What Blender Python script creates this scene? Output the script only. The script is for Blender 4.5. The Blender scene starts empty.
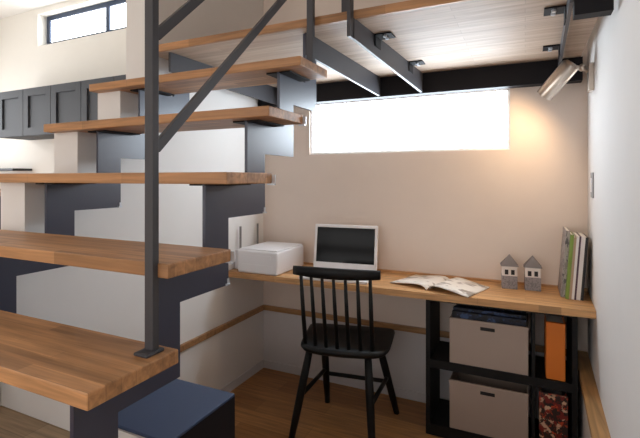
import bpy, bmesh, math, random
from mathutils import Vector, Matrix, Euler
random.seed(7)
C = bpy.context.scene.collection
E = 1.43                      # eye height above the floor of the study nook
R = math.radians

# ---------------------------------------------------------------- materials
def lin(c):
    return tuple((v/12.92 if v <= .04045 else ((v+.055)/1.055)**2.4) for v in [x/255 for x in c])

def mat(name, rgb, rough=.6, metal=0., noise=0., nscale=8., bump=0., bscale=60., spec=.5):
    m = bpy.data.materials.new(name); m.use_nodes = True
    nt = m.node_tree; b = nt.nodes['Principled BSDF']
    c = lin(rgb)
    b.inputs['Roughness'].default_value = rough; b.inputs['Metallic'].default_value = metal
    b.inputs['Specular IOR Level'].default_value = spec
    tc = nt.nodes.new('ShaderNodeTexCoord')
    nz = nt.nodes.new('ShaderNodeTexNoise'); nz.inputs['Scale'].default_value = nscale; nz.inputs['Detail'].default_value = 4
    nt.links.new(tc.outputs['Object'], nz.inputs['Vector'])
    mx = nt.nodes.new('ShaderNodeMix'); mx.data_type = 'RGBA'
    mx.inputs['A'].default_value = tuple(v*(1-noise) for v in c)+(1,)
    mx.inputs['B'].default_value = tuple(min(1, v*(1+noise)) for v in c)+(1,)
    nt.links.new(nz.outputs['Fac'], mx.inputs['Factor']); nt.links.new(mx.outputs['Result'], b.inputs['Base Color'])
    if bump:
        n2 = nt.nodes.new('ShaderNodeTexNoise'); n2.inputs['Scale'].default_value = bscale
        nt.links.new(tc.outputs['Object'], n2.inputs['Vector'])
        bp = nt.nodes.new('ShaderNodeBump'); bp.inputs['Strength'].default_value = bump; bp.inputs['Distance'].default_value = .003
        nt.links.new(n2.outputs['Fac'], bp.inputs['Height']); nt.links.new(bp.outputs['Normal'], b.inputs['Normal'])
    return m

def wood(name, c1, c2, length=.45, width=.04, rough=.45, axis='X', seam=.0008, grain=.35, seamcol=None):
    """glued staves / planks running along X (or Y), with grain along them"""
    m = bpy.data.materials.new(name); m.use_nodes = True
    nt = m.node_tree; b = nt.nodes['Principled BSDF']; b.inputs['Roughness'].default_value = rough
    tc = nt.nodes.new('ShaderNodeTexCoord'); mp = nt.nodes.new('ShaderNodeMapping')
    if axis == 'Y': mp.inputs['Rotation'].default_value = (0, 0, R(90))
    nt.links.new(tc.outputs['Object'], mp.inputs['Vector'])
    br = nt.nodes.new('ShaderNodeTexBrick'); br.offset = .37; br.squash = 1
    a, d = lin(c1), lin(c2)
    br.inputs['Color1'].default_value = a+(1,); br.inputs['Color2'].default_value = d+(1,)
    sc = lin(seamcol) if seamcol else tuple(v*.6 for v in a)
    br.inputs['Mortar'].default_value = sc+(1,)
    br.inputs['Scale'].default_value = 1; br.inputs['Mortar Size'].default_value = seam
    br.inputs['Brick Width'].default_value = length; br.inputs['Row Height'].default_value = width
    nt.links.new(mp.outputs['Vector'], br.inputs['Vector'])
    m2 = nt.nodes.new('ShaderNodeMapping'); m2.inputs['Scale'].default_value = (3.5, 55, 55)
    nt.links.new(mp.outputs['Vector'], m2.inputs['Vector'])
    nz = nt.nodes.new('ShaderNodeTexNoise'); nz.inputs['Scale'].default_value = 1; nz.inputs['Detail'].default_value = 5
    nz.inputs['Distortion'].default_value = .6
    nt.links.new(m2.outputs['Vector'], nz.inputs['Vector'])
    rp = nt.nodes.new('ShaderNodeMapRange'); rp.inputs['From Min'].default_value = .3; rp.inputs['From Max'].default_value = .7
    rp.inputs['To Min'].default_value = 1-grain; rp.inputs['To Max'].default_value = 1+grain*.6
    nt.links.new(nz.outputs['Fac'], rp.inputs['Value'])
    mx = nt.nodes.new('ShaderNodeMix'); mx.data_type = 'RGBA'; mx.blend_type = 'MULTIPLY'; mx.inputs['Factor'].default_value = 1
    nt.links.new(br.outputs['Color'], mx.inputs['A']); nt.links.new(rp.outputs['Result'], mx.inputs['B'])
    nt.links.new(mx.outputs['Result'], b.inputs['Base Color'])
    bp = nt.nodes.new('ShaderNodeBump'); bp.inputs['Strength'].default_value = .12; bp.inputs['Distance'].default_value = .002
    nt.links.new(nz.outputs['Fac'], bp.inputs['Height']); nt.links.new(bp.outputs['Normal'], b.inputs['Normal'])
    return m

def emit(name, rgb, strength):
    m = bpy.data.materials.new(name); m.use_nodes = True
    nt = m.node_tree; nt.nodes.remove(nt.nodes['Principled BSDF'])
    e = nt.nodes.new('ShaderNodeEmission'); e.inputs['Color'].default_value = tuple(rgb)+(1,); e.inputs['Strength'].default_value = strength
    nt.links.new(e.outputs[0], nt.nodes['Material Output'].inputs['Surface'])
    return m

def printed(name, base, inks, scale, rough=.5, cell=True, thresh=.52):
    """printed cover or patterned cloth: soft patches of ink over a base colour"""
    m = bpy.data.materials.new(name); m.use_nodes = True
    nt = m.node_tree; b = nt.nodes['Principled BSDF']; b.inputs['Roughness'].default_value = rough
    tc = nt.nodes.new('ShaderNodeTexCoord')
    col = None
    for i, ink in enumerate(inks):
        mp = nt.nodes.new('ShaderNodeMapping'); mp.inputs['Location'].default_value = (i*3.1, i*1.7, i*2.3)
        mp.inputs['Scale'].default_value = scale
        nt.links.new(tc.outputs['Object'], mp.inputs['Vector'])
        nz = nt.nodes.new('ShaderNodeTexNoise'); nz.inputs['Scale'].default_value = 1; nz.inputs['Detail'].default_value = 3
        nt.links.new(mp.outputs['Vector'], nz.inputs['Vector'])
        mr = nt.nodes.new('ShaderNodeMapRange'); mr.inputs['From Min'].default_value = thresh; mr.inputs['From Max'].default_value = thresh+.05
        nt.links.new(nz.outputs['Fac'], mr.inputs['Value'])
        mx = nt.nodes.new('ShaderNodeMix'); mx.data_type = 'RGBA'
        if col is None: mx.inputs['A'].default_value = lin(base)+(1,)
        else: nt.links.new(col, mx.inputs['A'])
        mx.inputs['B'].default_value = lin(ink)+(1,)
        nt.links.new(mr.outputs['Result'], mx.inputs['Factor']); col = mx.outputs['Result']
    nt.links.new(col, b.inputs['Base Color'])
    return m

M = {}
M['greige']  = mat('greige_wallpaper', (222,208,197), .9, noise=.03, bump=.15, bscale=250)
M['white']   = mat('white_wallpaper', (224,221,218), .9, noise=.02, bump=.2, bscale=220)
M['cool']    = mat('white_lower_wall', (205,203,205), .85, noise=.02)
M['cream']   = mat('cream_kitchen_wall', (226,222,214), .9, noise=.02)
M['ceil']    = mat('ceiling_white', (230,228,224), .9)
M['oak']     = wood('oak_staves', (192,141,95), (156,112,73), .5, .038)
M['deskoak'] = wood('desk_oak', (208,160,108), (186,138,90), .6, .04)
M['deck']    = wood('pale_deck_ply', (192,170,150), (176,152,132), .7, .05, rough=.6, grain=.2)
M['floor']   = wood('oak_floor', (186,136,84), (156,108,62), 1.1, .14, rough=.4, seam=.0015)
M['pale']    = wood('pale_floor', (205,180,145), (188,160,125), 1.1, .11, rough=.45, seam=.0015)
M['trimoak'] = wood('trim_oak', (172,130,88), (152,112,74), .9, .2)
M['ledgeoak']= wood('ledge_oak', (190,150,100), (172,130,82), .9, .2, axis='Y')
M['navy']    = mat('navy_steel', (45,50,70), .34, 0., noise=.04, spec=.75)
M['steel']   = mat('charcoal_steel', (62,61,65), .45, 0., noise=.05, spec=.4)
M['dark']    = mat('black_beam_steel', (20,18,22), .6, spec=.2)
M['navybox'] = mat('navy_cover', (46,62,92), .6, noise=.06, bump=.1)
M['black']   = mat('black_lacquer', (9,9,10), .5, spec=.3)
M['blackm']  = mat('black_melamine', (16,15,16), .6, spec=.3)
M['box']     = mat('grey_beige_box', (166,149,138), .7, noise=.03)
M['hole']    = mat('dark_slot', (28,24,24), .8)
M['plastic'] = mat('white_plastic', (226,224,226), .4)
M['screen']  = mat('black_screen', (7,8,9), .12, spec=.12)
M['keys']    = mat('grey_keys', (200,200,204), .6)
M['cab']     = mat('charcoal_cabinet', (52,55,61), .6, noise=.03)
M['cabin']   = mat('cabinet_groove', (30,31,34), .7)
M['frame_b'] = mat('dark_blue_window_frame', (34,50,76), .5)
M['wframe']  = mat('white_window_frame', (235,235,236), .5)
M['nickel']  = mat('satin_nickel', (200,188,176), .28, 1.)
M['zinc']    = mat('zinc_clip', (215,220,228), .35, .6)
M['paper']   = mat('paper', (232,226,218), .7)
M['page']    = printed('printed_pages', (232,226,218), [(206,198,190),(160,148,138)], (10,14,10), thresh=.57)
M['orange']  = mat('orange_card', (214,116,30), .55)
M['pattern'] = printed('floral_print', (40,24,22), [(190,70,36),(206,170,140),(120,30,26)], (38,38,38), thresh=.55)
M['hgrey']   = printed('grey_checked_stone', (140,134,136), [(112,108,112)], (160,160,160))
M['hwhite']  = mat('ornament_white', (226,218,212), .6)
M['hroof']   = mat('ornament_roof', (110,104,104), .7, noise=.08, nscale=40)
M['bluepr']  = printed('dark_blue_print', (24,30,52), [(60,80,120),(14,14,22)], (30,30,30))
M['switchp'] = mat('grey_switch', (150,148,148), .5)
M['grey']    = mat('grey_plastic', (120,116,114), .5)
M['daylight']= emit('daylight_frosted_pane', (.79,.90,1.0), 14.0)
M['sky2']    = emit('kitchen_daylight_pane', (.93,.97,1.0), 8.0)
M['rear_fill']    = emit('added_rear_fill_pane', (1.0,.975,.965), 2.35)  # glow for the added, unseen rear window
M['side_fill']    = emit('added_side_fill_pane', (.97,.98,1.0), 5.0)  # glow for the added, unseen window on the kitchen side
M['lens']    = emit('warm_lamp_lens', (1.0,.72,.45), 12.0)

# ---------------------------------------------------------------- mesh helpers
class MB:
    def __init__(s): s.bm = bmesh.new()
    def box(s, x0, x1, y0, y1, z0, z1, bevel=0., mtx=None, seg=2):
        vs = [s.bm.verts.new(v) for v in [(x0,y0,z0),(x1,y0,z0),(x1,y1,z0),(x0,y1,z0),(x0,y0,z1),(x1,y0,z1),(x1,y1,z1),(x0,y1,z1)]]
        fs = [s.bm.faces.new([vs[i] for i in q]) for q in [(3,2,1,0),(4,5,6,7),(0,1,5,4),(1,2,6,5),(2,3,7,6),(3,0,4,7)]]
        if bevel:
            es = list({e for f in fs for e in f.edges})
            r = bmesh.ops.bevel(s.bm, geom=es, offset=bevel, segments=seg, affect='EDGES', profile=.5)
            vs = list({v for f in r['faces'] for v in f.verts} | {v for v in vs if v.is_valid})
        if mtx is not None:
            for v in vs: v.co = mtx @ v.co
        return s
    def prism(s, pts, axis, a0, a1):
        """polygon pts extruded along axis ('x','y','z') from a0 to a1"""
        def P(p, a): return {'x': (a, p[0], p[1]), 'y': (p[0], a, p[1]), 'z': (p[0], p[1], a)}[axis]
        A = [s.bm.verts.new(P(p, a0)) for p in pts]; B = [s.bm.verts.new(P(p, a1)) for p in pts]
        s.bm.faces.new(A); s.bm.faces.new(B[::-1])
        n = len(pts)
        for i in range(n): s.bm.faces.new([A[i], B[i], B[(i+1)%n], A[(i+1)%n]])
        return s
    def tube(s, pts, radii, n=12, cap=True):
        pts = [Vector(p) for p in pts]
        if not hasattr(radii, '__len__'): radii = [radii]*len(pts)
        rings = []
        for i, p in enumerate(pts):
            d = (pts[min(i+1, len(pts)-1)] - pts[max(i-1, 0)]).normalized()
            up = Vector((0,0,1)) if abs(d.z) < .9 else Vector((1,0,0))
            a = d.cross(up).normalized(); b = a.cross(d)
            rings.append([s.bm.verts.new(p + radii[i]*(math.cos(t)*a + math.sin(t)*b)) for t in [2*math.pi*k/n for k in range(n)]])
        for i in range(len(rings)-1):
            for k in range(n): s.bm.faces.new([rings[i][k], rings[i][(k+1)%n], rings[i+1][(k+1)%n], rings[i+1][k]])
        if cap: s.bm.faces.new(rings[0][::-1]); s.bm.faces.new(rings[-1])
        return s
    def bar(s, p, q, w, h, bevel=0.):
        """rectangular bar from p to q, w across (in X), h the other way"""
        p, q = Vector(p), Vector(q); d = q-p; L = d.length; d.normalize()
        x = Vector((1,0,0)) if abs(d.x) < .9 else Vector((0,1,0)); y = d.cross(x).normalized(); x = y.cross(d)
        m = Matrix((x, y, d)).transposed().to_4x4(); m.translation = p
        return s.box(-w/2, w/2, -h/2, h/2, 0, L, bevel, m)
    def build(s, name, material, parent=None, smooth=False):
        bmesh.ops.recalc_face_normals(s.bm, faces=s.bm.faces)
        me = bpy.data.meshes.new(name); s.bm.to_mesh(me); s.bm.free()
        me.materials.append(material)
        if smooth:
            for p in me.polygons: p.use_smooth = True
        o = bpy.data.objects.new(name, me); C.objects.link(o)
        if parent is not None:
            o.parent = parent
            o.matrix_parent_inverse = parent.matrix_world.inverted() if False else Matrix.Identity(4)
        return o

def tag(o, label, cat, group=None):
    o['label'] = label; o['category'] = cat
    if group: o['group'] = group
    return o
def thing(name, label, cat, loc=(0,0,0), rz=0., group=None):
    o = bpy.data.objects.new(name, None); C.objects.link(o); o.empty_display_size = .05
    o.location = loc; o.rotation_euler = (0,0,rz)
    return tag(o, label, cat, group)
def struct(name, mb, m, parent=None, smooth=False):
    o = mb.build(name, m, parent, smooth)
    if parent is None: o['kind'] = 'structure'
    return o
def copy_tree(root):
    r = root.copy(); C.objects.link(r)
    for ch in list(root.children):
        c = ch.copy(); C.objects.link(c); c.parent = r
        for g in list(ch.children):
            d = g.copy(); C.objects.link(d); d.parent = c
    return r

# ---------------------------------------------------------------- dimensions
XL, XR = -1.79, .31           # left and right walls of the nook
XLO = -1.95                   # kitchen face of the stepped left wall
YB = 2.785                    # back wall of the nook
YK = 3.2                      # kitchen wall
XK, YREAR = -6.4, -2.6
ZF = E - .86                  # main floor
ZC = E + 1.99                 # ceiling
FE = .977                     # edge of the main floor
ZT = E - .955                 # top of the wooden rail round the nook
G, W, FO = .224, .115, .06
YF = {5: .567, 4: .776, 3: 1.0, 2: 1.224, 1: 1.448, 0: 1.672}
ZTOP = {5: E-.418, 4: E-.205, 3: E+.017, 2: E+.24, 1: E+.462, 0: E+.684}
TH, TD = .035, .245
def xr(y): return XR-.028*(YB-y)     # the right wall closes in a touch towards the front
YF[6], ZTOP[6] = YF[5]-G, ZTOP[5]-.221

# ---------------------------------------------------------------- setting
struct('floor_nook', MB().box(XL-.16, XR+.1, FE, YB+.1, -.1, 0), M['floor'])
struct('floor_main', MB().box(XK, XR+.1, YREAR, FE, ZF-.12, ZF).box(XK, XLO, FE, YK, ZF-.12, ZF), M['pale'])
struct('trim_1', MB().box(XL, XR, FE-.012, FE, 0, ZF-.12), M['cool'])
# back wall of the nook, with the window opening
wx0, wx1, wz0, wz1 = -1.40, -.08, E+.168, E+.535
struct('wall_back', MB().box(XLO, wx0, YB, YB+.12, ZT, ZC).box(wx1, XR+.1, YB, YB+.12, ZT, ZC)
       .box(wx0, wx1, YB, YB+.12, ZT, wz0).box(wx0, wx1, YB, YB+.12, wz1, ZC), M['greige'])
struct('wall_back_lower', MB().box(XLO, XR+.1, YB, YB+.12, -.1, ZT), M['cool'])
struct('trim_2', MB().box(XL, XR-.06, YB-.022, YB, ZT-.036, ZT, .003), M['trimoak'])
struct('baseboard_back', MB().box(XL, XR, YB-.008, YB, 0, .06, .002), M['cool'])
# stepped left wall
pts = [(YB, 0), (YB, ZC), (YF[0]-.0, ZC)]
pts += [(YF[0]-.0, ZTOP[1]-TH)]
for k in range(1, 6):
    pts += [(YF[k]+.053, ZTOP[k]-TH), (YF[k]+.053, ZTOP[k+1]-TH)]
pts += [(YF[6]+.053, ZTOP[6]-TH), (YF[6]+.053, ZF-.12), (FE, ZF-.12), (FE, 0)]
# (drop the duplicate corner made at the landing)
clean = [pts[0]]
for p in pts[1:]:
    if (Vector(p)-Vector(clean[-1])).length > 1e-5: clean.append(p)
struct('wall_left', MB().prism(clean, 'x', XLO, XL), M['white'])
struct('trim_3', MB().box(XL, XL+.022, 1.32, YB, ZT-.036, ZT, .003), M['trimoak'])
struct('baseboard_left', MB().box(XL, XL+.008, 1.32, YB, 0, .06, .002), M['cool'])
# right wall
struct('wall_right', MB().prism([(xr(YREAR), YREAR), (XR+.1, YREAR), (XR+.1, YB), (XR, YB)], 'z', -.1, ZC), M['white'])
struct('trim_4', MB().prism([(xr(FE)-.06, FE), (xr(FE), FE), (XR, YB), (XR-.06, YB)], 'z', ZT-.03, ZT), M['ledgeoak'])
struct('wall_right_lower', MB().prism([(xr(FE)-.045, FE), (xr(FE), FE), (XR, YB), (XR-.045, YB)], 'z', 0, ZT-.03), M['white'])
# kitchen walls
kx0, kx1, kz0, kz1 = -5.19, -3.2, E+1.55, E+1.925
struct('wall_kitchen', MB().box(XK, kx0, YK, YK+.14, ZF, ZC).box(kx1, XLO, YK, YK+.14, ZF, ZC)
       .box(kx0, kx1, YK, YK+.14, ZF, kz0).box(kx0, kx1, YK, YK+.14, kz1, ZC), M['cream'])
struct('wall_kitchen_return', MB().box(XLO-.02, XLO, YB, YK, ZF, ZC), M['cream'])
fy0, fy1, fz0, fz1 = .5, 2.8, ZF+.05, ZF+2.15
struct('wall_far_left', MB().box(XK-.1, XK, YREAR, fy0, ZF, ZC).box(XK-.1, XK, fy1, YK, ZF, ZC)
       .box(XK-.1, XK, fy0, fy1, ZF, fz0).box(XK-.1, XK, fy0, fy1, fz1, ZC), M['cream'])
struct('ceiling', MB().box(XK-.1, XR+.1, YREAR-.1, YK+.14, ZC, ZC+.1), M['ceil'])
rx0, rx1, rz0, rz1 = -3.6, .08, ZF+.05, ZF+2.15
struct('wall_rear', MB().box(XK-.1, rx0, YREAR-.1, YREAR, ZF-.12, ZC).box(rx1, XR+.1, YREAR-.1, YREAR, ZF-.12, ZC)
       .box(rx0, rx1, YREAR-.1, YREAR, rz1, ZC).box(rx0, rx1, YREAR-.1, YREAR, ZF-.12, rz0), M['white'])

def window(name, x0, x1, y, z0, z1, fw, fm, pm, mullions, depth=.04):
    f = MB().box(x0, x0+fw, y, y+depth, z0, z1).box(x1-fw, x1, y, y+depth, z0, z1) \
        .box(x0+fw, x1-fw, y, y+depth, z0, z0+fw).box(x0+fw, x1-fw, y, y+depth, z1-fw, z1)
    for mx in mullions: f.box(mx-fw/2, mx+fw/2, y, y+depth, z0+fw, z1-fw)
    o = struct(name, f, fm)
    MB().box(x0+fw, x1-fw, y+depth*.5, y+depth*.5+.006, z0+fw, z1-fw).build('pane', pm, o)
    return o
window('window_1', wx0, wx1, YB+.012, wz0, wz1, .016, M['wframe'], M['daylight'], [])
window('window_2', kx0+.03, kx1, YK+.09, kz0+.005, kz1, .055, M['frame_b'], M['sky2'], [-4.12])
wf = MB().box(XK-.07, XK-.03, fy0, fy0+.05, fz0, fz1).box(XK-.07, XK-.03, fy1-.05, fy1, fz0, fz1).box(XK-.07, XK-.03, 1.63, 1.68, fz0, fz1)
wf.box(XK-.07, XK-.03, fy0+.05, fy1-.05, fz0, fz0+.05).box(XK-.07, XK-.03, fy0+.05, fy1-.05, fz1-.05, fz1)
w4 = struct('window_added_side', wf, M['frame_b'])  # added window out of view, its glowing pane brightens the kitchen
MB().box(XK-.055, XK-.049, fy0+.05, fy1-.05, fz0+.05, fz1-.05).build('pane', M['side_fill'], w4)
window('window_added_rear', rx0, rx1, YREAR-.07, rz0, rz1, .05, M['frame_b'], M['rear_fill'], [-2.4, -1.2])  # added window behind the camera, unseen, supplies daylight from the front

# ---------------------------------------------------------------- staircase
st = thing('staircase', 'open staircase of thick oak treads on navy saw-tooth steel stringers', 'staircase', (0,0,0))
XT0, XT1 = -1.945, -.766
for k in range(1, 7):
    d = TD if k < 6 else .22
    MB().box(XT0, XT1, YF[k], YF[k]+d, ZTOP[k]-TH, ZTOP[k], .003).build('tread', M['oak'], st)
def stringer(xface):
    up = [(YF[6]+FO, ZF)]; dn = []
    for k in range(6, -1, -1):
        b = ZTOP[k]-TH if k else E+.649
        F = YF[k]+FO
        up += [(F, b)]
        if k: up += [(YF[k-1]+FO, b)]
    # lower outline
    dn = [(YF[6]+FO+W, ZF)]
    for k in range(6, 0, -1):
        b = ZTOP[k]-TH-W
        dn += [(YF[k]+FO+W, b), (YF[k-1]+FO+W, b)]
    dn += [(YF[0]+FO+W, E+.649)]
    o = MB().prism(up + dn[::-1], 'x', xface-.012, xface).build('stringer', M['navy'], st)
    return o
sr = stringer(-.892); sl = stringer(-1.665)
for o, xf in ((sr, -.892), (sl, -1.665)):
    for k in (3, 4):
        y = YF[k-1]+FO+W; z = ZTOP[k]-TH-W
        m = MB().box(xf, xf+.008, y-.016, y+.001, z, z+.006).box(xf, xf+.003, y-.008, y+.001, z+.006, z+.022)
        c = m.build('clip', M['zinc'], o); c['label'] = 'small zinc clip at the stringer corner'
    for k in (1, 2, 3, 4, 5):
        b = ZTOP[k]-TH
        c = MB().box(xf-.06, xf-.0125, YF[k]+FO-.005, YF[k]+TD-.012, b-.006, b-.0005).box(xf+.0005, xf+.05, YF[k]+FO-.005, YF[k]+TD-.012, b-.006, b-.0005)
        c.build('support_plate', M['dark'], o)
for k in (2, 3, 4):
    y = YF[k]+TD
    c = MB().box(XT1-.02, XT1+.012, y, y+.004, ZTOP[k]-TH-.006, ZTOP[k]-.006).box(XT1, XT1+.012, y-.012, y+.004, ZTOP[k]-TH-.006, ZTOP[k]-TH-.001)
    c = c.build('tread_clip', M['zinc'], st); c['label'] = 'pale zinc clip on the back corner of the tread'

# handrail
hr = thing('stair_handrail', 'charcoal steel stair handrail with upright post and sloping flat bars', 'handrail', (-.811, .77, ZTOP[5]))
px, py = 0, 0
MB().box(-.013, .013, -.01, .01, .008, 1.62, .001).build('post', M['steel'], hr)
MB().box(-.022, .022, -.036, .02, 0, .008, .003).build('base_plate', M['steel'], hr)
y1, z1 = 1.625-.77, ZTOP[1]-ZTOP[5]
MB().box(-.014, .014, y1-.011, y1+.011, z1, z1+1.0, .001).build('post', M['steel'], hr)
def railz(z0, sl, d, name):
    MB().bar((0, .012, z0), (0, y1-.012, z0+sl*(y1-.024)),   .012, .024).build(name, M['steel'], hr)
zr = E-ZTOP[5]
railz(zr+.072, .965, 0, 'rail'); railz(zr+.345, .965, 0, 'rail')
MB().bar((0, .0, zr+.62), (0, y1, zr+.62+.955*y1), .03, .03).build('top_rail', M['steel'], hr)

# ---------------------------------------------------------------- loft landing
ll = thing('loft_landing', 'oak loft landing above the desk on charcoal steel joists', 'landing', (0,0,0))
ZD0, ZD1 = E+.649, E+.684
dk = MB().box(XL, xr(YF[0])-.008, YF[0]+.002, YB-.001, ZD0+.004, ZD1, .002).build('deck', M['deck'], ll)
MB().box(XL, xr(YF[0])-.008, YF[0]-.014, YF[0]+.002, ZD0, ZD1+.001, .002).build('deck_edge', M['oak'], ll)
def hexa(p, q, hw, zb0, zb1, zt):
    """flat joist from p to q (x, y), half thickness hw, underside zb0 -> zb1"""
    m = MB(); vs = []
    for (x, y), z in ((p, zb0), (q, zb1)):
        for dx in (-hw, hw):
            for zz in (z, zt): vs.append(m.bm.verts.new((x+dx, y, zz)))
    for f in [(0,1,3,2),(4,6,7,5),(0,4,5,1),(2,3,7,6),(0,2,6,4),(1,5,7,3)]: m.bm.faces.new([vs[i] for i in f])
    return m
MB().box(XL, XR-.03, YB-.075, YB-.002, E+.526, ZD0+.003).build('wall_beam', M['dark'], ll)
def bracket(x, yb, sgn):
    b = MB().box(min(x, x+sgn*.005), max(x, x+sgn*.005), yb-.04, yb+.04, ZD0-.05, ZD0+.003) \
        .box(min(x, x+sgn*.075), max(x, x+sgn*.075), yb-.04, yb+.04, ZD0-.003, ZD0+.003).build('bracket', M['dark'], ll)
    bb = MB()
    for q in (-.018, .018): bb.tube([(x+sgn*.042, yb+q, ZD0-.003), (x+sgn*.042, yb+q, ZD0-.012)], .009, 8)
    bb.build('bolt', M['zinc'], b)
pB, qB = (-.886, YF[0]+FO+.002), (-.855, YB-.076)
pA, qA = (-.638, YF[0]-.044), (-.582, YB-.076)
hexa((-1.668, YF[0]+.03), (-1.63, YB-.076), .007, E+.552, E+.531, ZD0+.003).build('joist', M['steel'], ll)
hexa(pB, qB, .007, E+.552, E+.531, ZD0+.003).build('joist', M['steel'], ll)
jm = hexa((pA[0]+(qA[0]-pA[0])*.045, YF[0]-.015), qA, .007, E+.568, E+.531, ZD0+.003)
jm.build('joist', M['steel'], ll)
for yb in (1.92, 2.45): bracket(pA[0]+(qA[0]-pA[0])*(yb-pA[1])/(qA[1]-pA[1])+.007, yb, 1)
pC, qC = (.142, YF[0]+.02), (.168, YB-.076)
hexa(pC, qC, .006, ZD0-.055, ZD0-.055, ZD0+.003).build('angle_bar', M['steel'], ll)
for yb in (1.91, 2.45): bracket(pC[0]+(qC[0]-pC[0])*(yb-pC[1])/(qC[1]-pC[1])-.006, yb, -1)
MB().box(pC[0]+.008, .262, YF[0]+.02, YF[0]+.075, E+.55, ZD0+.003).build('end_beam', M['dark'], ll)
MB().box(-.646, -.632, YF[0]-.054, YF[0]-.0145, E+.568, ZD1+.75).build('guard_post', M['steel'], ll)
MB().box(-.70, -.672, YF[0]+.02, YF[0]+.04, ZD1, ZD1+.75).build('guard_post', M['steel'], ll)

# navy block at the foot of the stairs
nb = thing('step_block', 'navy covered low block under the staircase beside the nook floor', 'step', (-1.30, 1.14, 0))
x0, x1, y0, y1_ = XL+.002+1.30, -.962+1.30, FE+.002-1.14, 1.305-1.14
MB().box(x0, x1, y0, y1_, 0, E-.80).build('body', M['dark'], nb)
c = MB().box(x0, x1, y0, y1_, E-.80, E-.79, .002).build('top_cover', M['navybox'], nb); c['label'] = 'navy top cover'
c = MB().box(-.05, x1, y0-.008, y0, ZF+.002, E-.80).box(x0, -.05, y0-.012, y0, ZF+.002, E-.765).build('front_panel', M['white'], nb); c['label'] = 'off white front panel'

# ---------------------------------------------------------------- desk
ds = thing('desk', 'long oak wall-to-wall desk under the frosted strip window', 'desk', (0,0,0))
ZDK = E-.617
DY0 = 2.33
MB().prism([(XL+.001, DY0), (xr(2.36)-.001, DY0+.033), (XR-.001, YB-.001), (XL+.001, YB-.001)], 'z', ZDK-.036, ZDK).build('desktop', M['deskoak'], ds)
MB().box(XL+.001, XR-.001, YB-.02, YB-.001, ZDK, ZDK+.012).build('back_strip', M['deskoak'], ds)

# ---------------------------------------------------------------- shelf unit under the desk
sx0, sx1, sy0, sy1 = -.503, .232, 2.45, 2.755
zb = ZDK-.038
sh = thing('cube_shelf', 'black open-backed cube shelf standing under the desk', 'shelf unit', (0,0,0))
t = .024
MB().box(sx0, sx0+t, sy0, sy1, 0, zb).build('side_panel', M['blackm'], sh)
MB().box(sx1-t, sx1, sy0, sy1, 0, zb).build('side_panel', M['blackm'], sh)
zm = E-1.015
for z0, z1_ in ((0, .062), (zm-.04, zm+.005), (zb-.03, zb)):
    MB().box(sx0+t, sx1-t, sy0, sy1, z0, z1_).build('shelf', M['blackm'], sh)
for z0, z1_ in ((.062, zm-.04), (zm+.005, zb-.03)):
    MB().box(.03, .046, sy0+.002, sy1, z0, z1_).build('divider', M['blackm'], sh)
# storage boxes
def storage_box(z, h, label):
    o = thing('storage_box', label, 'storage box', (-.18, sy0+.005, z), 0, 'grey beige storage boxes in the black shelf')
    w, d, w_ = .195, .27, .006
    b = MB()
    b.box(-w, w, 0, w_, 0, h, .003).box(-w, w, d-w_, d, 0, h, .003).box(-w, -w+w_, w_, d-w_, 0, h).box(w-w_, w, w_, d-w_, 0, h)
    b.box(-w+w_, w-w_, w_, d-w_, 0, w_)
    b.build('box_body', M['box'], o)
    MB().box(-w-.003, w+.003, -.003, .008, h-.012, h+.002, .002).build('rim', M['box'], o)
    s = MB().box(-.036, .036, -.004, 0, h-.046, h-.028, .002).build('handle_slot', M['hole'], o); s['label'] = 'dark oval hand slot'
    return o
storage_box(zm+.005, .245, 'grey beige storage box in the upper shelf compartment, filled with dark blue magazines')
storage_box(.062, .262, 'grey beige storage box in the lower shelf compartment, below the other box')
k = 0
for i in range(6):
    hh = .268 + .006*((i*5) % 3)
    o = MB().box(-.365+i*.0005, .005, sy0+.03+i*.036, sy0+.052+i*.036, zm+.0125, zm+.0125+hh, .001).build('boxed_magazine', M['bluepr'])
    tag(o, 'dark blue magazine standing in the upper storage box, ' +
        ['nearest to its front', 'second from its front', 'third from its front', 'fourth from its front', 'fifth from its front', 'nearest to its back'][i],
        'magazine', 'magazines in the upper storage box')
# right-hand compartments
bn = thing('ring_binder', 'orange binder upright in the upper right shelf compartment', 'binder', (.138, sy0+.012, zm+.005))
MB().box(-.042, .042, 0, .02, 0, .285, .003).build('spine', M['orange'], bn)
MB().box(-.044, -.04, .02, .21, 0, .282).box(.04, .044, .02, .21, 0, .282).build('covers', M['orange'], bn)
MB().box(-.038, .038, .03, .2, .006, .27).build('paper_block', M['paper'], bn)
fb = thing('magazine_file', 'floral patterned file box in the lower right shelf compartment', 'file box', (.128, sy0+.012, .062))
MB().box(-.064, .064, 0, .008, 0, .285, .002).build('front', M['pattern'], fb)
MB().box(-.06, .06, .008, .24, 0, .008).box(-.06, -.053, .008, .24, .008, .285).box(.053, .06, .008, .24, .008, .285).build('side_walls', M['pattern'], fb)

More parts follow.
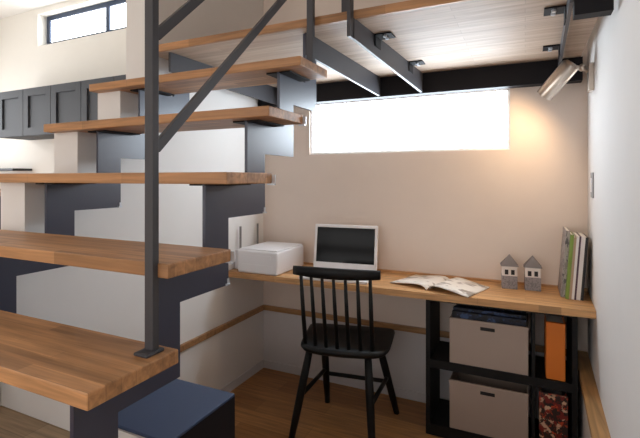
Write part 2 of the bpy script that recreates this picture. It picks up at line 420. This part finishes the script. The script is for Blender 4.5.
# ---------------------------------------------------------------- chair
ch = thing('spindle_chair', 'black wooden spindle-back chair pushed up to the oak desk', 'chair', (-.945, 2.34, 0), R(9))
SH = .515
def seat_mesh():
    m = MB(); bm = m.bm
    # outline: back edge (towards camera, -y) rounded, front edge flared
    out = []
    N = 40
    for i in range(N):
        a = 2*math.pi*i/N
        c, s = math.cos(a), math.sin(a)
        e = .36 if s < 0 else .17
        x = math.copysign(abs(c)**e, c); y = math.copysign(abs(s)**e, s)
        wx = .256 + .012*y
        out.append(Vector((x*wx, y*.205 - (.022*(1-x*x) if y < 0 else -.0), 0)))
    tw = Matrix.Rotation(R(4), 3, 'Z')
    out = [tw @ p + Vector((.016, -.008, 0)) for p in out]
    def ring(sc, z): return [bm.verts.new((p.x*sc, p.y*sc, z)) for p in out]
    rs = [ring(.86, SH-.045), ring(.95, SH-.034), ring(1.0, SH-.016), ring(.985, SH-.004), ring(.93, SH), ring(.6, SH-.008), ring(.25, SH-.012)]
    bm.faces.new(rs[0][::-1])
    for a, b in zip(rs, rs[1:]):
        for i in range(N): bm.faces.new([a[i], a[(i+1)%N], b[(i+1)%N], b[i]])
    bm.faces.new(rs[-1])
    return m
seat_mesh().build('seat', M['black'], ch, True)
feet = {'nl': (-.245, -.245), 'nr': (.20, -.24), 'fl': (-.165, .215), 'fr': (.275, .205)}
tops = {'nl': (-.165, -.15), 'nr': (.16, -.15), 'fl': (-.165, .13), 'fr': (.165, .13)}
def onleg(k, z):
    f = z/(SH-.03); a, b = feet[k], tops[k]
    return (a[0]+(b[0]-a[0])*f, a[1]+(b[1]-a[1])*f, z)
for kx in feet:
    MB().tube([onleg(kx, 0), onleg(kx, .12), onleg(kx, .3), onleg(kx, SH-.03)], [.0165, .0205, .0225, .019], 14).build('leg', M['black'], ch, True)
for a, b, z in (('nl','fl',.23), ('nr','fr',.23)):
    MB().tube([onleg(a, z), onleg(b, z)], .0125, 10).build('stretcher', M['black'], ch, True)
p, q = Vector(onleg('fl', .2)), Vector(onleg('fr', .2))
MB().tube([p, q], .0125, 10).build('stretcher', M['black'], ch, True)
# back: crest rail + 7 spindles
CY, CZ0, CZ1 = -.235, .90, .96
def crest_pt(u):   # u -1..1 along the curved crest
    return Vector((u*.238, CY - .05*(1-u*u) + .012, 0))
m = MB(); prev = None
n = 16
rings = []
for i in range(n+1):
    u = -1+2*i/n; p = crest_pt(u); dz = .009*(u*u); sh_ = .8 if abs(u) > .99 else 1
    th = .011*sh_
    zz0, zz1 = CZ0+dz*.4, CZ1-dz
    r = [(p.x, p.y-th, zz0+.006), (p.x, p.y-th, zz1-.008), (p.x, p.y-th*.4, zz1), (p.x, p.y+th*.6, zz1), (p.x, p.y+th, zz1-.008), (p.x, p.y+th, zz0+.004), (p.x, p.y, zz0)]
    rings.append([m.bm.verts.new(v) for v in r])
for a, b in zip(rings, rings[1:]):
    for i in range(7): m.bm.faces.new([a[i], a[(i+1)%7], b[(i+1)%7], b[i]])
m.bm.faces.new(rings[0]); m.bm.faces.new(rings[-1][::-1])
m.build('crest_rail', M['black'], ch, True)
for i in range(7):
    u = -1+2*i/6
    tp = crest_pt(u*.79); bx = u*.187
    by = -.165 - .02*(1-u*u)
    r = .0098 if 0 < i < 6 else .0105
    MB().tube([(bx, by, SH-.012), ((bx+tp.x)/2, (by+tp.y)/2-.004, (SH+CZ0)/2), (tp.x, tp.y, CZ0+.01)], [r*1.15, r*1.1, r*.85], 10).build('spindle', M['black'], ch, True)

# ---------------------------------------------------------------- things on the desk
# laptop
lp = thing('laptop', 'open white laptop with black screen on the desk behind the chair', 'laptop', (-1.063, 2.61, ZDK), R(6))
MB().box(-.213, .213, -.255, .0, 0, .018, .006).build('base', M['plastic'], lp)
MB().box(-.18, .18, -.16, -.025, .018, .020).build('keyboard', M['keys'], lp)
MB().box(-.055, .055, -.235, -.17, .018, .0192).build('touchpad', M['plastic'], lp)
tl = Matrix.Translation((0, .004, .012)) @ Matrix.Rotation(R(-9), 4, 'X')
lid = MB().box(-.215, .215, 0, .012, 0, .30, .005, tl).build('lid', M['plastic'], lp)
MB().box(-.196, .196, -.0015, .001, .052, .28, 0, tl).build('screen', M['screen'], lid)
MB().tube([(-.15, .004, .014), (.15, .004, .014)], .008, 10).build('hinge', M['plastic'], lp, True)
# printer
pr = thing('printer', 'white box-shaped printer at the left end of the desk', 'printer', (-1.553, 2.345, ZDK))
MB().box(-.156, .146, 0, .37, 0, .148, .012, seg=3).build('body', M['plastic'], pr)
MB().box(-.148, .138, .012, .358, .148, .156, .004).build('scanner_lid', M['plastic'], pr)
MB().box(-.12, .11, -.0015, .0, .02, .06).build('paper_tray', M['plastic'], pr)
MB().box(-.1, .1, -.0015, .0, .098, .12).build('control_panel', M['plastic'], pr)
# router with antennas between printer and wall
rt = thing('wifi_router', 'slim router behind the printer with two thin grey antennas', 'router', (XL+.024, 2.48, ZDK))
MB().box(-.02, .02, -.06, .22, 0, .13, .006).build('body', M['plastic'], rt)
for yy in (-.02, .19):
    a = MB().bar((0, yy, .13), (0, yy, .285), .012, .012, .002).build('antenna', M['grey'], rt); a['label'] = 'thin grey antenna'
# magazine
mg = thing('open_magazine', 'open magazine lying with curved pages on the desk', 'magazine', (-.49, 2.405, ZDK+.0005), R(-17))
def page(sgn, name, lift, w, nrm):
    m = MB(); n = 14
    def prof(u):  # height of the page across its width
        return .003 + lift*math.sin(min(1, u*1.15)*math.pi)**.8*(1-u*.55) if u < .87 else .003 + .012*(u-.87)
    A, B = [], []
    for i in range(n+1):
        u = i/n; z = .004 + lift*(1-math.exp(-u*9))*(1-u)**1.1
        row = []
        for j in range(5):
            v = j/4
            zz = z*(1-.15*v) + .004*math.sin(v*3+u*2)*u
            row.append((sgn*u*w, v*.295 + .004*math.sin(u*3), max(.003, zz)))
        A.append([m.bm.verts.new(p) for p in row]); B.append([m.bm.verts.new((p[0], p[1], max(0, p[2]-.005) if nrm else max(0, p[2]-.003))) for p in row])
    for i in range(n):
        for j in range(4):
            m.bm.faces.new([A[i][j], A[i+1][j], A[i+1][j+1], A[i][j+1]]); m.bm.faces.new([B[i][j+1], B[i+1][j+1], B[i+1][j], B[i][j]])
    for i in range(n):
        m.bm.faces.new([A[i][0], B[i][0], B[i+1][0], A[i+1][0]]); m.bm.faces.new([A[i+1][4], B[i+1][4], B[i][4], A[i][4]])
    for j in range(4):
        m.bm.faces.new([A[n][j], B[n][j], B[n][j+1], A[n][j+1]]); m.bm.faces.new([A[0][j+1], B[0][j+1], B[0][j], A[0][j]])
    return m.build(name, M['page'], mg, True)
page(-1, 'page', .034, .235, True); page(1, 'page', .044, .235, True)
# house ornaments
def house(x, y, rz, label):
    o = thing('house_ornament', label, 'ornament', (x, y, ZDK), rz, 'miniature house ornaments on the desk')
    MB().box(-.04, .04, -.04, .04, 0, .072, .002).build('stone_base', M['hgrey'], o)
    MB().box(-.039, .039, -.039, .039, .072, .128, .002).build('upper_wall', M['hwhite'], o)
    for s in (-1, 1): MB().box(s*.016-.009, s*.016+.009, -.041, -.039, .080, .107).build('window', M['hole'], o)
    MB().box(-.036, .036, -.041, -.038, .113, .121).build('lintel_band', M['hwhite'], o)
    m = MB(); vs = [m.bm.verts.new(v) for v in [(-.046,-.046,.126),(.046,-.046,.126),(.046,.046,.126),(-.046,.046,.126),(0,0,.188)]]
    m.bm.faces.new(vs[3::-1])
    for i in range(4): m.bm.faces.new([vs[i], vs[(i+1)%4], vs[4]])
    m.build('roof', M['hroof'], o)
    return o
house(-.081, 2.67, R(5), 'little grey and white house ornament on the desk, next to the magazine')
house(.037, 2.68, R(2), 'little grey and white house ornament on the desk, next to the books')
# books
bk = [  # x at foot, thickness, height, depth, colour, label
    ('grey', .019, .345, .21, printed('grey_cover', (172,164,160), [(96,90,94),(140,132,130)], (60,60,30)), 'tall grey patterned magazine at the outer end of the books on the desk', .03),
    ('green', .015, .328, .21, mat('green_cover', (124,148,62), .5), 'green-spined book among the books at the end of the desk', 0),
    ('tan', .011, .315, .20, mat('tan_cover', (176,150,124), .6), 'thin tan book standing against the green book', 0),
    ('white', .011, .322, .21, mat('white_cover', (226,222,218), .5), 'white book between the tan book and the purple book', 0),
    ('plum', .008, .322, .21, mat('plum_cover', (78,52,66), .5), 'thin dark purple book between two white books', 0),
    ('white2', .018, .322, .21, mat('ivory_cover', (222,216,212), .5), 'thick white book beside the black book', 0),
    ('black', .012, .318, .20, mat('black_cover', (26,24,26), .5), 'black book standing closest to the white right wall', 0)]
x = .166; lean = R(4.2)
for nm, th, h, d, mm, lab, back in bk:
    o = thing('book', lab, 'book', (x, 2.535+back, ZDK+.0005+th*math.sin(lean)), 0, 'books at the end of the desk')
    o.rotation_euler = (0, lean, 0)
    MB().box(0, .0018, 0, d, 0, h).box(th-.0018, th, 0, d, 0, h).box(.0018, th-.0018, 0, .002, 0, h).build('cover', mm, o)
    MB().box(.0018, th-.0018, .0025, d-.004, .003, h-.003).build('page_block', M['paper'], o)
    x += th/math.cos(lean)+.0006

# ---------------------------------------------------------------- spotlight on the right wall
sp = thing('wall_spotlight', 'satin nickel spotlight on the right wall below the loft landing', 'spotlight', (xr(2.48), 2.48, E+.497))
def L(x, y, z): return (x-xr(2.48), y-2.48, z-(E+.497))
MB().box(-.024, 0, -.032, .032, -.075, .06, .004).build('mount_plate', M['nickel'], sp)
hb, hf = Vector((.2088, 2.44, E+.5605)), Vector((.0871, 2.5, E+.4205))
dv = (hf-hb).normalized()
MB().tube([L(XR-.03, 2.48, E+.52), L(.252, 2.475, E+.542), L(*(hb+dv*.02))], .009, 10).build('arm', M['nickel'], sp, True)
MB().tube([L(.252, 2.46, E+.542), L(.252, 2.492, E+.542)], .016, 14).build('knuckle', M['nickel'], sp, True)
hm = MB()
P = [hb, hb+dv*.004, hf, hf, hf-dv*.02]
hm.tube([L(*p) for p in (hb, hb+dv*.008, hb+dv*.009, hf)], [.029, .040, .041, .042], 28, cap=False)
hm.tube([L(*p) for p in (hf, hf-dv*.03)], [.042, .038], 28, cap=False)
hm.tube([L(*hb), L(*(hb+dv*.001))], .030, 28)
h = hm.build('lamp_head', M['nickel'], sp, True)
MB().tube([L(*(hf-dv*.03)), L(*(hf-dv*.026))], .0375, 24).build('lens', M['lens'], sp)
ld = bpy.data.lights.new('spot_beam', 'SPOT'); ld.energy = 8; ld.color = (1, .70, .42); ld.spot_size = R(160); ld.spot_blend = 1; ld.shadow_soft_size = .03
lo = bpy.data.objects.new('spot_beam', ld); C.objects.link(lo); lo.parent = sp
lo.location = L(*(hf-dv*.004)); lo.rotation_euler = dv.to_track_quat('-Z', 'Y').to_euler()
# wall switch
sw = thing('light_switch', 'slim light switch on the right wall above the books', 'light switch', (xr(2.50)-.001, 2.50, E-.035))
MB().box(-.006, 0, -.035, .035, -.062, .062, .002).build('plate', M['switchp'], sw)
MB().box(-.009, -.006, -.02, .02, -.035, .035, .001).build('rocker', M['plastic'], sw)

# ---------------------------------------------------------------- kitchen
CYF = 2.85
cz0, cz1 = E+.45, E+.957
def cab(x, w, label):
    o = thing('wall_cabinet', label, 'wall cabinet', (x, CYF, cz0), 0, 'charcoal kitchen wall cabinets')
    MB().box(.0015, w-.0015, .022, YK-CYF-.001, 0, cz1-cz0).build('body', M['cab'], o)
    d = MB(); fw, hh = .085, cz1-cz0
    d.box(.003, fw, 0, .021, .003, hh-.003, .001).box(w-fw, w-.003, 0, .021, .003, hh-.003, .001)
    d.box(fw, w-fw, 0, .021, .003, fw, .0).box(fw, w-fw, 0, .021, hh-fw, hh-.003, .0)
    dd = d.build('door', M['cab'], o)
    MB().box(fw, w-fw, .017, .021, fw, hh-fw).build('door_panel', M['cab'], dd)
    return o
CW = .465
labs = ['charcoal shaker wall cabinet cut off by the left edge of the photo',
        'charcoal shaker wall cabinet, second in the row from the left edge of the photo',
        'charcoal shaker wall cabinet, third in the row from the left edge of the photo',
        'charcoal shaker wall cabinet just left of the oak tread end',
        'charcoal shaker wall cabinet partly hidden behind the white stepped wall']
for j in range(-1, 4): cab(-4.876+CW*j, CW, labs[j+1])
kc = thing('base_cabinet', 'dark kitchen base cabinet with oak worktop behind the stair wall', 'cabinet', (-4.2, 2.45, ZF))
MB().box(-1.8, 1.6, .03, YK-2.45-.001, 0, E-.175-ZF).build('body', M['cabin'], kc)
MB().box(-1.82, 1.62, 0, YK-2.45-.001, E-.175-ZF, E-.134-ZF, .003).build('worktop', M['oak'], kc)
ws = thing('wall_shelf', 'thin dark wall shelf on the cream kitchen wall under the cabinets', 'shelf', (-5.6, YK, E+.098))
MB().box(-.6, .31, -.22, -.001, -.013, .013, .002).build('board', M['cab'], ws)

# ---------------------------------------------------------------- world, camera
w = bpy.data.worlds.new('World'); bpy.context.scene.world = w; w.use_nodes = True
w.node_tree.nodes['Background'].inputs['Color'].default_value = (.75,.87,1,1)
w.node_tree.nodes['Background'].inputs['Strength'].default_value = 1.0
cd = bpy.data.cameras.new('Camera'); cam = bpy.data.objects.new('Camera', cd); C.objects.link(cam)
cam.location = (0, 0, E); cam.rotation_euler = (R(90), 0, R(25.3))
cd.sensor_width = 36; cd.sensor_fit = 'HORIZONTAL'; cd.lens = 434/640*36; cd.shift_y = -41/640; cd.clip_start = .02
sc = bpy.context.scene; sc.camera = cam
sc.view_settings.view_transform = 'Standard'; sc.view_settings.look = 'None'
sc.view_settings.gamma = 1; sc.view_settings.exposure = .35; sc.view_settings.use_curve_mapping = False
sc.cycles.max_bounces = 10; sc.cycles.diffuse_bounces = 6
